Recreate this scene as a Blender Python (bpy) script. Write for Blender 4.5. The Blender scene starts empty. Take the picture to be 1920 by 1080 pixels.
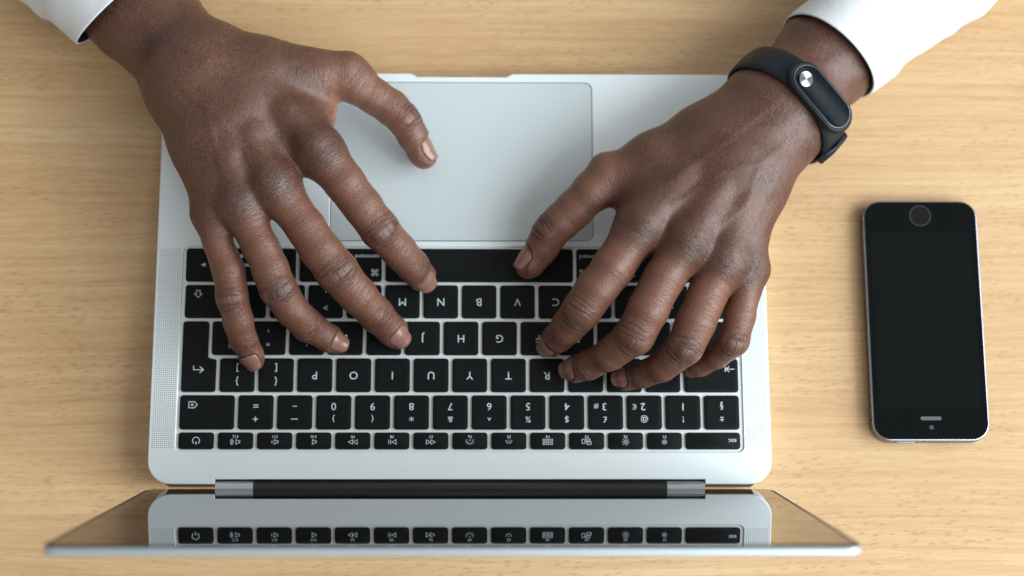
import bpy, bmesh, math, random
import numpy as np
from mathutils import Vector, Matrix

# ------------------------------------------------------------------ camera, world, light
SC = bpy.context.scene
COL = SC.collection
MM = 0.001
CAM_LOC = np.array([10.63, -99.42, 866.44])          # millimetres; z = 0 is the laptop's palm rest
CAM_ROT = (0.2239, -0.0164, 0.0019)
F_PX = 3341.3                                        # focal length in pixels of a 1920 px wide picture

def rot_xyz(p, y, r):
    c, s = math.cos(p), math.sin(p); X = np.array([[1, 0, 0], [0, c, -s], [0, s, c]])
    c, s = math.cos(y), math.sin(y); Y = np.array([[c, 0, s], [0, 1, 0], [-s, 0, c]])
    c, s = math.cos(r), math.sin(r); Z = np.array([[c, -s, 0], [s, c, 0], [0, 0, 1]])
    return X @ Y @ Z
RC = rot_xyz(*CAM_ROT)

cam_data = bpy.data.cameras.new('camera')
cam = bpy.data.objects.new('camera', cam_data); COL.objects.link(cam)
M4 = Matrix([[*RC[i], CAM_LOC[i] * MM] for i in range(3)] + [[0, 0, 0, 1]])
cam.matrix_world = M4
cam_data.sensor_width = 36; cam_data.lens = F_PX * 36 / 1920
cam_data.clip_start = 0.02; cam_data.clip_end = 50
cam_data.dof.use_dof = True
cam_data.dof.focus_distance = 0.848
cam_data.dof.aperture_fstop = 4.8
SC.camera = cam

world = bpy.data.worlds.new('World'); SC.world = world; world.use_nodes = True
bg = world.node_tree.nodes['Background']
bg.inputs['Color'].default_value = (1.0, 0.97, 0.93, 1); bg.inputs['Strength'].default_value = 0.43

def area(name, loc, target, sx, sy, power, color):
    d = bpy.data.lights.new(name, 'AREA'); d.shape = 'RECTANGLE'; d.size = sx; d.size_y = sy
    d.energy = power; d.color = color
    o = bpy.data.objects.new(name, d); COL.objects.link(o); o.location = loc
    o.rotation_euler = (Vector(target) - Vector(loc)).to_track_quat('-Z', 'Y').to_euler()
    return o
area('window_light', (1.95, -0.02, 1.20), (0.0, 0.08, 0.0), 2.0, 1.5, 86.0, (0.89, 0.965, 1.0))
area('added_soft_light', (1.15, -1.05, 1.60), (0.0, 0.08, 0.0), 1.6, 1.4, 48.0, (0.87, 0.96, 1.0))  # second lamp added for finger highlights and hinge-side light, no window known there

SC.view_settings.view_transform = 'Standard'; SC.view_settings.look = 'None'
SC.view_settings.exposure = 0.0; SC.view_settings.gamma = 1.0
SC.cycles.max_bounces = 8

# ------------------------------------------------------------------ helpers
def P(px, py, z):
    """point on the sight line of a photo pixel at height z (mm)"""
    d = RC @ np.array([(px - 960) / F_PX, -(py - 540) / F_PX, -1.0])
    return CAM_LOC + (z - CAM_LOC[2]) / d[2] * d
def px_mm(p):
    return F_PX / (-((np.asarray(p) - CAM_LOC) @ RC)[2])

def link(o, parent=None):
    COL.objects.link(o)
    if parent is not None: o.parent = parent
    return o
def tag(o, label=None, cat=None, group=None, kind=None):
    for k, v in (('label', label), ('category', cat), ('group', group), ('kind', kind)):
        if v: o[k] = v
    return o
def empty(name, loc=(0, 0, 0)):
    o = bpy.data.objects.new(name, None); o.empty_display_size = 0.02
    o.location = loc; COL.objects.link(o); return o
def mesh_obj(name, me, m, parent=None, smooth=False):
    o = bpy.data.objects.new(name, me)
    if m is not None:
        me.materials.clear(); me.materials.append(m)
    if smooth: me.shade_smooth()
    link(o, parent)
    if parent is not None: o.matrix_parent_inverse = Matrix.Translation(-Vector(parent.location))
    return o
def from_data(name, verts, faces, m, parent=None, smooth=False, edges=()):
    me = bpy.data.meshes.new(name)
    me.from_pydata([tuple(c * MM for c in v) for v in verts], list(edges), faces); me.update()
    return mesh_obj(name, me, m, parent, smooth)

def arc(cx, cy, r, a0, a1, n=8):
    return [(cx + r * math.cos(math.radians(a0 + (a1 - a0) * i / n)), cy + r * math.sin(math.radians(a0 + (a1 - a0) * i / n))) for i in range(n + 1)]
def rrect(x0, y0, x1, y1, r, n=6):
    if not isinstance(r, (tuple, list)): r = (r,) * 4
    return (arc(x0 + r[0], y0 + r[0], r[0], 180, 270, n) + arc(x1 - r[1], y0 + r[1], r[1], 270, 360, n)
            + arc(x1 - r[2], y1 - r[2], r[2], 0, 90, n) + arc(x0 + r[3], y1 - r[3], r[3], 90, 180, n))
def slab(name, loops, z0, z1, bev, m, parent=None, res=2):
    """plate between z0 and z1 from outline loops (first outer, others holes), rounded edges"""
    cu = bpy.data.curves.new(name, 'CURVE'); cu.dimensions = '2D'; cu.fill_mode = 'BOTH'
    for lp in loops:
        sp = cu.splines.new('POLY'); sp.points.add(len(lp) - 1)
        for q, (x, y) in zip(sp.points, lp): q.co = (x * MM, y * MM, 0, 1)
        sp.use_cyclic_u = True
    cu.extrude = (z1 - z0) / 2 * MM - bev * MM; cu.bevel_depth = bev * MM; cu.bevel_resolution = res; cu.offset = -bev * MM
    t = bpy.data.objects.new('tmp', cu); COL.objects.link(t)
    dg = bpy.context.evaluated_depsgraph_get()
    me = bpy.data.meshes.new_from_object(t.evaluated_get(dg))
    bpy.data.objects.remove(t); bpy.data.curves.remove(cu)
    me.name = name
    me.transform(Matrix.Translation((0, 0, (z0 + z1) / 2 * MM)))
    o = mesh_obj(name, me, m, parent)
    me.shade_smooth(); me.set_sharp_from_angle(angle=math.radians(35))
    return o
def prism(lp, z0, z1, bev=0.0, dish=0.0):
    """verts, faces of a small prism with a chamfered, slightly dished top"""
    n = len(lp); cx = sum(p[0] for p in lp) / n; cy = sum(p[1] for p in lp) / n
    def inset(d):
        hx = max(abs(p[0] - cx) for p in lp); hy = max(abs(p[1] - cy) for p in lp)
        return [(cx + (x - cx) * (hx - d) / hx, cy + (y - cy) * (hy - d) / hy) for x, y in lp]
    rings = [(lp, z0), (lp, z1 - bev), (inset(bev * 0.3), z1 - bev * 0.3), (inset(bev), z1), (inset(bev + 2.2), z1 - dish * 0.55), (inset(bev + 4.4), z1 - dish * 0.95)]
    if min(max(abs(p[0] - cx) for p in lp), max(abs(p[1] - cy) for p in lp)) < 5.4: rings = rings[:4]
    V = [(x, y, z) for lp2, z in rings for x, y in lp2]; Fc = []
    for k in range(len(rings) - 1):
        for i in range(n):
            j = (i + 1) % n; Fc.append((k * n + i, k * n + j, (k + 1) * n + j, (k + 1) * n + i))
    Fc.append(tuple((len(rings) - 1) * n + i for i in range(n)))
    return V, Fc
def cyl(p0, p1, r, n=24, cap=True):
    p0, p1 = np.array(p0, float), np.array(p1, float); t = (p1 - p0) / np.linalg.norm(p1 - p0)
    a = np.cross(t, [0, 0, 1.0]);  a = a / np.linalg.norm(a) if np.linalg.norm(a) > 1e-6 else np.array([1.0, 0, 0]); b = np.cross(t, a)
    V = []
    for p in (p0, p1):
        for i in range(n):
            w = 2 * math.pi * i / n; V.append(p + r * (math.cos(w) * a + math.sin(w) * b))
    Fc = [(i, (i + 1) % n, n + (i + 1) % n, n + i) for i in range(n)]
    if cap: Fc += [tuple(range(n))[::-1], tuple(range(n, 2 * n))]
    return [tuple(v) for v in V], Fc

# ------------------------------------------------------------------ materials
def mat(name, color=(0.5, 0.5, 0.5), rough=0.5, metal=0.0, spec=0.5, **kw):
    m = bpy.data.materials.new(name); m.use_nodes = True
    b = m.node_tree.nodes['Principled BSDF']
    b.inputs['Base Color'].default_value = (*color, 1); b.inputs['Roughness'].default_value = rough
    b.inputs['Metallic'].default_value = metal; b.inputs['Specular IOR Level'].default_value = spec
    for k, v in kw.items(): b.inputs[k].default_value = v
    return m
class NT:
    def __init__(s, m): s.t = m.node_tree; s.b = s.t.nodes['Principled BSDF']
    def n(s, typ, **kw):
        o = s.t.nodes.new(typ)
        for k, v in kw.items():
            if k.startswith('i_'): o.inputs[k[2:].replace('_', ' ')].default_value = v
            else: setattr(o, k, v)
        return o
    def l(s, a, b): s.t.links.new(a, b)
    def math(s, op, a, b=None, c=None, clamp=False):
        o = s.t.nodes.new('ShaderNodeMath'); o.operation = op; o.use_clamp = clamp
        for i, v in enumerate((a, b, c)):
            if v is None: continue
            if isinstance(v, (int, float)): o.inputs[i].default_value = v
            else: s.l(v, o.inputs[i])
        return o.outputs[0]
    def mix(s, fac, a, b, blend='MIX'):
        o = s.t.nodes.new('ShaderNodeMix'); o.data_type = 'RGBA'; o.blend_type = blend
        for i, v in ((0, fac), (6, a), (7, b)):
            if isinstance(v, (int, float)): o.inputs[i].default_value = v
            elif isinstance(v, tuple): o.inputs[i].default_value = (*v, 1)
            else: s.l(v, o.inputs[i])
        return o.outputs[2]
    def ramp(s, fac, stops):
        o = s.t.nodes.new('ShaderNodeValToRGB'); e = o.color_ramp.elements
        while len(e) < len(stops): e.new(0.5)
        for q, (p, c) in zip(e, stops): q.position = p; q.color = (*c, 1) if len(c) == 3 else c
        s.l(fac, o.inputs[0]); return o.outputs[0]
    def mapped(s, src, scale, rot=(0, 0, 0), loc=(0, 0, 0)):
        o = s.n('ShaderNodeMapping'); o.inputs['Scale'].default_value = scale; o.inputs['Rotation'].default_value = rot; o.inputs['Location'].default_value = loc
        s.l(src, o.inputs[0]); return o.outputs[0]
    def noise(s, vec, scale, detail=3, rough=0.5, dist=0.0):
        o = s.n('ShaderNodeTexNoise'); o.inputs['Scale'].default_value = scale; o.inputs['Detail'].default_value = detail
        o.inputs['Roughness'].default_value = rough; o.inputs['Distortion'].default_value = dist
        s.l(vec, o.inputs['Vector']); return o.outputs['Fac']
    def bump(s, h, dist, strength=1.0, prev=None):
        o = s.n('ShaderNodeBump'); o.inputs['Distance'].default_value = dist; o.inputs['Strength'].default_value = strength
        s.l(h, o.inputs['Height'])
        if prev is not None: s.l(prev, o.inputs['Normal'])
        return o.outputs[0]
    def coord(s): return s.n('ShaderNodeTexCoord').outputs['Object']

def wood_mat():
    m = mat('beech_wood', rough=0.42, spec=0.55); N = NT(m); co = N.coord()
    warp = N.noise(N.mapped(co, (2.2, 9, 1)), 1.0, 2)
    off = N.n('ShaderNodeCombineXYZ'); N.l(N.math('MULTIPLY', warp, 0.035), off.inputs[1])
    va = N.n('ShaderNodeVectorMath', operation='ADD'); N.l(co, va.inputs[0]); N.l(off.outputs[0], va.inputs[1]); cw = va.outputs[0]
    broad = N.noise(N.mapped(cw, (2.2, 34, 1)), 1.0, 5, 0.6)
    streak = N.noise(N.mapped(cw, (4.5, 260, 1)), 1.0, 5, 0.65)
    fine = N.noise(N.mapped(cw, (45, 900, 1)), 1.0, 3, 0.6)
    base = N.ramp(broad, [(0.30, (0.435, 0.266, 0.126)), (0.50, (0.485, 0.316, 0.160)), (0.72, (0.525, 0.366, 0.200))])
    base = N.mix(N.math('MULTIPLY', N.ramp(streak, [(0.42, (0, 0, 0)), (0.66, (1, 1, 1))]), 0.68), base, (0.385, 0.215, 0.098))
    base = N.mix(N.math('MULTIPLY', N.ramp(fine, [(0.45, (0, 0, 0)), (0.75, (1, 1, 1))]), 0.35), base, (0.62, 0.455, 0.285))
    # the short slanted ray flecks of beech
    fl = N.n('ShaderNodeTexVoronoi'); fl.inputs['Scale'].default_value = 1.0; fl.inputs['Randomness'].default_value = 1.0
    N.l(N.mapped(N.mapped(cw, (1, 1, 1), (0, 0, math.radians(-6))), (140, 760, 1)), fl.inputs['Vector'])
    fk = N.ramp(fl.outputs['Distance'], [(0.08, (1, 1, 1)), (0.36, (0, 0, 0))])
    gate = N.ramp(N.noise(N.mapped(cw, (7, 34, 1)), 1.0, 3), [(0.32, (0.12, 0.12, 0.12)), (0.62, (1, 1, 1))])
    f = N.math('MULTIPLY', N.math('MULTIPLY', fk, gate), 0.68)
    base = N.mix(f, base, (0.27, 0.135, 0.055))
    N.l(base, N.b.inputs['Base Color'])
    N.l(N.bump(fine, 0.00006, 0.6), N.b.inputs['Normal'])
    N.l(N.math('ADD', N.math('MULTIPLY', streak, 0.2), 0.33), N.b.inputs['Roughness'])
    return m

def alu_mat(name, col, rough=0.42, metal=0.85, grain=0.00002):
    m = mat(name, col, rough, metal); N = NT(m); co = N.coord()
    g = N.noise(co, 2600, 2, 0.6); N.l(N.bump(g, grain, 0.5), N.b.inputs['Normal'])
    big = N.noise(co, 14, 3, 0.6)
    N.l(N.math('ADD', N.math('MULTIPLY', big, 0.10), rough - 0.05), N.b.inputs['Roughness'])
    return m

def skin_mat():
    m = mat('skin', rough=0.42, spec=0.54); N = NT(m); co = N.coord()
    at = lambda nm: N.n('ShaderNodeAttribute', attribute_name=nm)
    msk = at('masks'); sep = N.n('ShaderNodeSeparateXYZ'); N.l(msk.outputs['Vector'], sep.inputs[0])
    knuck, palm, crease = sep.outputs
    uv = at('finger_uv').outputs['Vector']; hv = at('hand_uv').outputs['Vector']
    m2 = at('masks2'); sep2 = N.n('ShaderNodeSeparateXYZ'); N.l(m2.outputs['Vector'], sep2.inputs[0])
    wrk, hairy, tip = sep2.outputs
    m3 = at('masks3'); sep3 = N.n('ShaderNodeSeparateXYZ'); N.l(m3.outputs['Vector'], sep3.inputs[0]); mcp_m, finger_m, _ = sep3.outputs
    blot = N.noise(co, 60, 4, 0.6); mott = N.noise(co, 800, 3, 0.7)
    c = N.ramp(blot, [(0.3, (0.052, 0.0205, 0.0115)), (0.7, (0.092, 0.0370, 0.0210))])
    c = N.mix(N.ramp(mott, [(0.42, (0, 0, 0)), (0.68, (.6, .6, .6))]), c, (0.145, 0.060, 0.037))
    c = N.mix(N.math('MULTIPLY', palm, 0.85), c, (0.38, 0.175, 0.115))
    c = N.mix(N.math('MULTIPLY', tip, 0.55), c, (0.27, 0.13, 0.092))
    c = N.mix(N.math('MULTIPLY', finger_m, 0.62), c, (0.185, 0.076, 0.045))
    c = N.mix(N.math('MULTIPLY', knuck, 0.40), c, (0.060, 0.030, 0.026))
    mw = N.noise(N.mapped(hv, (0.95, 0.20, 0.3)), 1.0, 3, 0.6, 0.9)
    mwr = N.ramp(mw, [(0.40, (0, 0, 0)), (0.50, (1, 1, 1))])
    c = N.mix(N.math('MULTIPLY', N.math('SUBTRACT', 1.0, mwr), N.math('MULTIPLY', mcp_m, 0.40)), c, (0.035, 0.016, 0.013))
    # follicle specks on the back of the hand and the forearm
    sp = N.n('ShaderNodeTexVoronoi'); sp.inputs['Scale'].default_value = 1.0
    N.l(N.mapped(hv, (0.50, 1.05, 0.8)), sp.inputs['Vector'])
    spk = N.ramp(sp.outputs['Distance'], [(0.12, (1, 1, 1)), (0.40, (0, 0, 0))])
    c = N.mix(N.math('MULTIPLY', N.math('MULTIPLY', spk, hairy), 0.8), c, (0.045, 0.022, 0.016))
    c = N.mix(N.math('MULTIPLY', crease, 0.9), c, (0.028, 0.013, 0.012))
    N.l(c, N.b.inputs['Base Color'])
    # relief: fine cells, wrinkles across the fingers
    cell = N.n('ShaderNodeTexVoronoi'); cell.feature = 'DISTANCE_TO_EDGE'; cell.inputs['Scale'].default_value = 1150; N.l(co, cell.inputs['Vector'])
    wv = N.noise(N.mapped(uv, (1.15, 0.16, 1)), 1.0, 3, 0.6, 0.6)
    wv2 = N.noise(N.mapped(uv, (2.6, 0.5, 1)), 1.0, 2, 0.6, 0.4)
    wr = N.math('MULTIPLY', N.math('ADD', N.ramp(wv, [(0.36, (0, 0, 0)), (0.52, (1, 1, 1))]), N.math('MULTIPLY', wv2, 0.8)), wrk)
    hairdir = N.noise(N.mapped(hv, (0.30, 1.5, 0.8), (0, 0, 0.35)), 1.0, 3, 0.65)
    b0 = N.bump(N.math('MULTIPLY', hairdir, hairy), 0.00024, 0.7)
    b1 = N.bump(N.ramp(cell.outputs['Distance'], [(0.0, (0, 0, 0)), (0.18, (1, 1, 1))]), 0.00010, 0.6, b0)
    b1 = N.bump(N.math('MULTIPLY', mwr, mcp_m), 0.00020, 0.7, b1)
    b2 = N.bump(wr, 0.00034, 0.9, b1)
    b3 = N.bump(N.math('MULTIPLY', spk, hairy), 0.00012, -0.6, b2) if False else b2
    N.l(b3, N.b.inputs['Normal'])
    r = N.math('ADD', N.math('MULTIPLY', mott, 0.20), 0.29)
    N.l(r, N.b.inputs['Roughness'])
    N.b.inputs['Subsurface Weight'].default_value = 0.12
    N.b.inputs['Subsurface Radius'].default_value = (1.0, 0.35, 0.2); N.b.inputs['Subsurface Scale'].default_value = 0.0018
    return m

def cloth_mat():
    m = mat('white_cotton', (0.57, 0.585, 0.60), 0.85, spec=0.2); N = NT(m); co = N.coord()
    w1 = N.n('ShaderNodeTexWave', wave_type='BANDS', bands_direction='DIAGONAL'); w1.inputs['Scale'].default_value = 900; N.l(co, w1.inputs['Vector'])
    n1 = N.noise(co, 900, 2)
    cr = N.noise(N.mapped(co, (60, 60, 60)), 1.0, 4, 0.6, 1.2)
    N.l(N.bump(N.math('ADD', w1.outputs['Fac'], n1), 0.00008, 0.7, N.bump(cr, 0.0007, 0.6)), N.b.inputs['Normal'])
    N.b.inputs['Sheen Weight'].default_value = 0.15
    return m

M_WOOD = wood_mat()
M_ALU = alu_mat('silver_aluminium', (0.77, 0.845, 0.875), 0.46, 0.45)
M_LID = alu_mat('lid_aluminium', (0.50, 0.57, 0.61), 0.42, 0.8)
M_PAD = alu_mat('trackpad_glass', (0.57, 0.635, 0.66), 0.45, 0.4, 0.00001)
M_TRAY = alu_mat('keyboard_tray_aluminium', (0.76, 0.80, 0.815), 0.45, 0.5)
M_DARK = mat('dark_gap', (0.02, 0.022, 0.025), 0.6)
M_HOLE = mat('grille_hole', (0.26, 0.275, 0.285), 0.7)
M_KEY = mat('key_black', (0.0042, 0.0056, 0.006), 0.42, spec=0.15)
M_LEG = mat('legend_print', (0.50, 0.58, 0.62), 0.5)
M_HINGE = mat('hinge_black', (0.012, 0.014, 0.017), 0.32)
M_CHROME = mat('hinge_silver', (0.60, 0.65, 0.68), 0.25, 0.9)
M_SCREEN = mat('screen_glass', (0.004, 0.004, 0.005), 0.015, spec=0.5, IOR=1.75)
M_RUBBER = mat('rubber', (0.02, 0.02, 0.022), 0.6)
M_SKIN = skin_mat()
M_NAIL = mat('fingernail', (0.225, 0.115, 0.090), 0.26, spec=0.5)
M_CLOTH = cloth_mat()
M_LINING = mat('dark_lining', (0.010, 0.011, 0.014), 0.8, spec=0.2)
M_HAIR = mat('body_hair', (0.012, 0.009, 0.008), 0.4)
M_STRAP = mat('strap_silicone', (0.007, 0.010, 0.014), 0.5, spec=0.25)
M_PHGLASS = mat('phone_glass', (0.002, 0.003, 0.0035), 0.06, spec=0.18)
M_PHFRAME = mat('phone_space_grey', (0.20, 0.20, 0.22), 0.35, 1.0)
M_PHEDGE = mat('phone_chamfer', (0.33, 0.35, 0.40), 0.26, 1.0)

def dusty(m, scale, col, amount=0.6, smear=0.10):
    N = NT(m); co = N.coord(); base = tuple(N.b.inputs['Base Color'].default_value)[:3]; r0 = N.b.inputs['Roughness'].default_value
    v = N.n('ShaderNodeTexVoronoi'); v.inputs['Scale'].default_value = scale; N.l(co, v.inputs['Vector'])
    sp = N.n('ShaderNodeSeparateXYZ'); N.l(v.outputs['Color'], sp.inputs[0])
    k = N.math('MULTIPLY', N.math('LESS_THAN', v.outputs['Distance'], N.math('MULTIPLY', sp.outputs[1], 0.045)), N.math('GREATER_THAN', sp.outputs[0], 0.72))
    N.l(N.mix(N.math('MULTIPLY', k, amount), base, col), N.b.inputs['Base Color'])
    N.l(N.math('ADD', N.math('MULTIPLY', N.ramp(N.noise(co, 55, 4, 0.65, 1.0), [(0.42, (0, 0, 0)), (0.7, (1, 1, 1))]), smear), r0), N.b.inputs['Roughness'])
for m_, sc_ in ((M_KEY, 110), (M_PHGLASS, 90), (M_HINGE, 140)): dusty(m_, sc_, (0.35, 0.36, 0.36))
# ------------------------------------------------------------------ desk
DESK_Z = -15.4
desk = slab('desk', [rrect(-800, -420, 800, 430, 6)], DESK_Z - 26, DESK_Z, 1.5, M_WOOD)
tag(desk, 'light beech wood desk top with flecked grain under the laptop', 'desk')

# ------------------------------------------------------------------ laptop
laptop = tag(empty('laptop', (0, 0.105, DESK_Z * MM)), 'open silver laptop with black keys, screen tilted back at the bottom', 'laptop')
D = 210.4; HW = 152.05
def base_outline(g=0.0):
    w = HW - g; r = 11.5
    p = arc(-w + r, g + r, r, 180, 270) + [(-119.3, g), (-119.3, 2.4), (119.3, 2.4), (119.3, g)] + arc(w - r, g + r, r, 270, 360)
    p += arc(w - r, D - g - r, r, 0, 90) + [(26, D - g), (24.2, D - g - .7), (22.6, D - g - 1.7), (-23.2, D - g - 1.7), (-24.8, D - g - .7), (-26.5, D - g)] + arc(-w + r, D - g - r, r, 90, 180)
    return p
well = rrect(-139.0, 15.6, 138.8, 119.1, 3.0)
padhole = rrect(-66.3, 121.9, 66.3, 206.0, 4.0)
slab('palm_rest', [base_outline(), well, padhole], -1.5, 0.0, 0.28, M_ALU, laptop)
slab('bottom_case', [base_outline(0.35)], DESK_Z + 1.0, -1.53, 2.6, M_ALU, laptop, 4)
slab('keyboard_tray', [rrect(-138.98, 15.62, 138.78, 119.08, 3.0)], -1.5, -0.85, 0.02, M_TRAY, laptop)
slab('trackpad_gap', [rrect(-66.25, 121.95, 66.25, 205.95, 4.0)], -1.5, -1.0, 0.02, M_DARK, laptop)
slab('trackpad', [rrect(-65.9, 122.3, 65.9, 205.6, 3.6)], -0.95, -0.06, 0.12, M_PAD, laptop)
for sx in (-1, 1):
    for yy in (16, 195):
        V, Fc = cyl((sx * 135, yy, DESK_Z), (sx * 135, yy, DESK_Z + 1.2), 6)
        from_data('foot', V, Fc, M_RUBBER, laptop)
for x0, x1 in ((-150.3, -140.3), (140.1, 150.1)):
    V, Fc = [], []
    for i in range(11):
        for j in range(100):
            cx = x0 + (x1 - x0) * i / 10; cy = 17.8 + (117.3 - 17.8) * j / 99; b = len(V)
            V += [(cx + .27 * math.cos(k * math.pi / 4), cy + .27 * math.sin(k * math.pi / 4), 0.02) for k in range(8)]
            Fc.append(tuple(range(b, b + 8)))
    tag(from_data('speaker_grille', V, Fc, M_HOLE, laptop), kind='stuff')

slab('rear_vent_and_shade', [rrect(-143, -.06, -119.6, 3, .02, 1)], DESK_Z + 3, -1.2, 0.01, M_DARK, laptop); slab('rear_vent_and_shade', [rrect(119.6, -.06, 143, 3, .02, 1)], DESK_Z + 3, -1.2, 0.01, M_DARK, laptop)  # side strips put shade on the aluminium rear wall; centre strip is the vent
slab('rear_vent_and_shade', [rrect(-119.2, 2.3, 119.2, 4, .02, 1)], DESK_Z + 3, -1.54, 0.01, M_DARK, laptop)
# hinge
V, Fc = cyl((-100.6, -1.6, -3.2), (100.6, -1.6, -3.2), 3.7, 32); from_data('hinge_cover', V, Fc, M_HINGE, laptop, True)
for a, b in ((-119.0, -100.65), (100.65, 119.0)):
    V, Fc = cyl((a, -1.6, -3.2), (b, -1.6, -3.2), 3.72, 32); o = from_data('hinge_barrel', V, Fc, M_CHROME, laptop, True)
    o.data.set_sharp_from_angle(angle=math.radians(40))
for o in laptop.children:
    if o.name.startswith('hinge_cover'): o.data.set_sharp_from_angle(angle=math.radians(40))

# lid: built flat in (x, length) and stood up leaning back
TH = 0.2110; LB = np.array([0, -2.1, -2.0])
def lid_place(o):
    up = Vector((0, -math.sin(TH), math.cos(TH))); nrm = Vector((0, math.cos(TH), math.sin(TH)))
    R = Matrix(((-1, 0, 0), (0, up.y, nrm.y), (0, up.z, nrm.z))).to_4x4()
    o.data.transform(Matrix.Translation(Vector(LB) * MM) @ R)
lid = slab('lid', [rrect(-HW - .5, -1.0, HW + .5, 209.2, (8, 8, 6, 6))], -4.2, -0.45, 1.7, M_LID, laptop, 4); lid_place(lid)
gk = slab('screen_gasket', [rrect(-HW, -0.6, HW, 208.9, (8, 8, 6, 6))], -0.5, -0.12, 0.1, M_RUBBER, lid); 
sg = slab('screen', [rrect(-HW + 1.7, 0.8, HW - 1.7, 207.6, (7, 7, 5, 5))], -0.6, 0.0, 0.1, M_SCREEN, lid)
for o in (gk, sg): lid_place(o)

# ------------------------------------------------------------------ keys and legends
LEGENDS = []          # (key object, list of legend draw commands)
KZ = 0.25
def key_shape(lp):
    return prism(lp, -0.80, KZ, 0.22, 0.10)
key_cache = {}
def add_key(x0, x1, y0, y1, legend=None, r=1.5):
    w, h = round(x1 - x0, 2), round(y1 - y0, 2); cx, cy = (x0 + x1) / 2, (y0 + y1) / 2
    if (w, h) not in key_cache:
        V, Fc = key_shape(rrect(-w / 2, -h / 2, w / 2, h / 2, r, 4))
        me = bpy.data.meshes.new('key'); me.from_pydata([tuple(c * MM for c in v) for v in V], [], Fc); me.update()
        me.materials.append(M_KEY); me.shade_smooth(); me.set_sharp_from_angle(angle=math.radians(50)); key_cache[(w, h)] = me
    o = bpy.data.objects.new('key', key_cache[(w, h)]); link(o, laptop)
    o.matrix_parent_inverse = Matrix.Translation(-Vector(laptop.location)); o.location = (cx * MM, cy * MM, 0)
    if legend: LEGENDS.append((o, cx, cy, w, h, legend))
    return o
def T(s, dx, dy, size, al='CENTER'): return ('text', s, dx, dy, size, al)       # key frame: x right, y up, as the typist reads it
def S(*lines, w=0.35): return ('stroke', lines, w)
def Fl(*polys): return ('fill', polys)
def circ(cx, cy, r, a0=0, a1=360, n=16): return arc(cx, cy, r, a0, a1, n)
def shift(ls, dx, dy, s=1.0): return [[(x * s + dx, y * s + dy) for x, y in l] for l in ls]

R_FN, R_NUM, R_Q, R_A, R_Z, R_SP = (17.1, 25.3), (26.8, 43.7), (45.3, 62.1), (63.8, 80.7), (82.4, 99.2), (100.9, 117.9)
PT = 19.06; KW = 17.3
tri_r = [(-1.1, -1.1), (-1.1, 1.1), (1.0, 0), (-1.1, -1.1)]
tri_l = [(-x, y) for x, y in tri_r]
spk = [(-1.3, -.5), (-.5, -.5), (.6, -1.2), (.6, 1.2), (-.5, .5), (-1.3, .5), (-1.3, -.5)]
def sun(r1, r2, r3): return [circ(0, 0, r1)] + [[(r2 * math.cos(a), r2 * math.sin(a)), (r3 * math.cos(a), r3 * math.sin(a))] for a in [k * math.pi / 4 for k in range(8)]]
def kb(n): return [[(r1 * math.cos(a), r1 * math.sin(a) - .7), (r2 * math.cos(a), r2 * math.sin(a) - .7)] for a in [math.radians(v) for v in (25, 57, 90, 123, 155)] for r1, r2 in ((1.1 + n * .1, 1.9 + n * .3),)] + [[(-1.9, -.8), (-1.3, -.8)], [(1.3, -.8), (1.9, -.8)], [(-.4, -.8), (.4, -.8)]]
def box(x0, y0, x1, y1): return [(x0, y0), (x1, y0), (x1, y1), (x0, y1), (x0, y0)]
fn_icons = {
 12: shift([spk], -.9, .6) + [arc(.2, .6, r, -48, 48, 6) for r in (.9, 1.5, 2.1)],
 11: shift([spk], -.5, .6) + [arc(.4, .6, .9, -48, 48, 6)],
 10: shift([spk], 0, .6),
 9: shift([tri_r], -1.1, .6) + shift([tri_r], 1.1, .6),
 8: shift([tri_r], -1.0, .6) + [[(.6, -.5), (.6, 1.7)], [(1.5, -.5), (1.5, 1.7)]],
 7: shift([tri_l], -1.1, .6) + shift([tri_l], 1.1, .6),
 6: shift(kb(1), 0, .5, 1.05), 5: shift(kb(0), 0, .5, .85),
 4: [box(x, y, x + 1.05, y + 1.05) for x in (-2.3, -.5, 1.3) for y in (-.8, .8)],
 3: [box(-2.2, .5, -.1, 1.7), box(-1.6, -.9, .4, .1), box(.9, -.7, 2.3, 1.3)],
 2: shift(sun(.7, 1.15, 1.85), 0, .6), 1: shift(sun(.55, .95, 1.35), 0, .6)}
add_key(-137.7, -120.4, *R_FN, [S(arc(0, 0, 1.7, 125, 415, 18), [(0, .3), (0, 2.1)], w=.4)])
for k in range(12):
    x = -118.55 + PT * k; n = 12 - k
    add_key(x, x + KW, *R_FN, [T('F%d' % n, 0, -2.1, 1.75), S(*fn_icons[n], w=.28)])
add_key(110.15, 137.0, *R_FN, [T('esc', -11.6, 0, 2.8, 'LEFT')])
add_key(-137.6, -110.8, *R_NUM, [S([(6.3 + 3.2, -4.6), (6.3, -4.6), (4.2 + .6, -3.6), (6.3, -2.6)], w=.01) if False else S(*shift([[(-1.9, 0), (-.6, 1.5), (2.2, 1.5), (2.2, -1.5), (-.6, -1.5), (-1.9, 0)], [(-.1, .6), (1.1, -.6)], [(-.1, -.6), (1.1, .6)]], 6.6 + 0.2, -3.6), w=.38)])
nums = [('=', '+'), ('-', '_'), ('0', ')'), ('9', '('), ('8', '*'), ('7', '&'), ('6', '^'), ('5', '%'), ('4', '$'), ('3', '£'), ('2', '@'), ('1', '!'), ('§', '±')]
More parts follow.
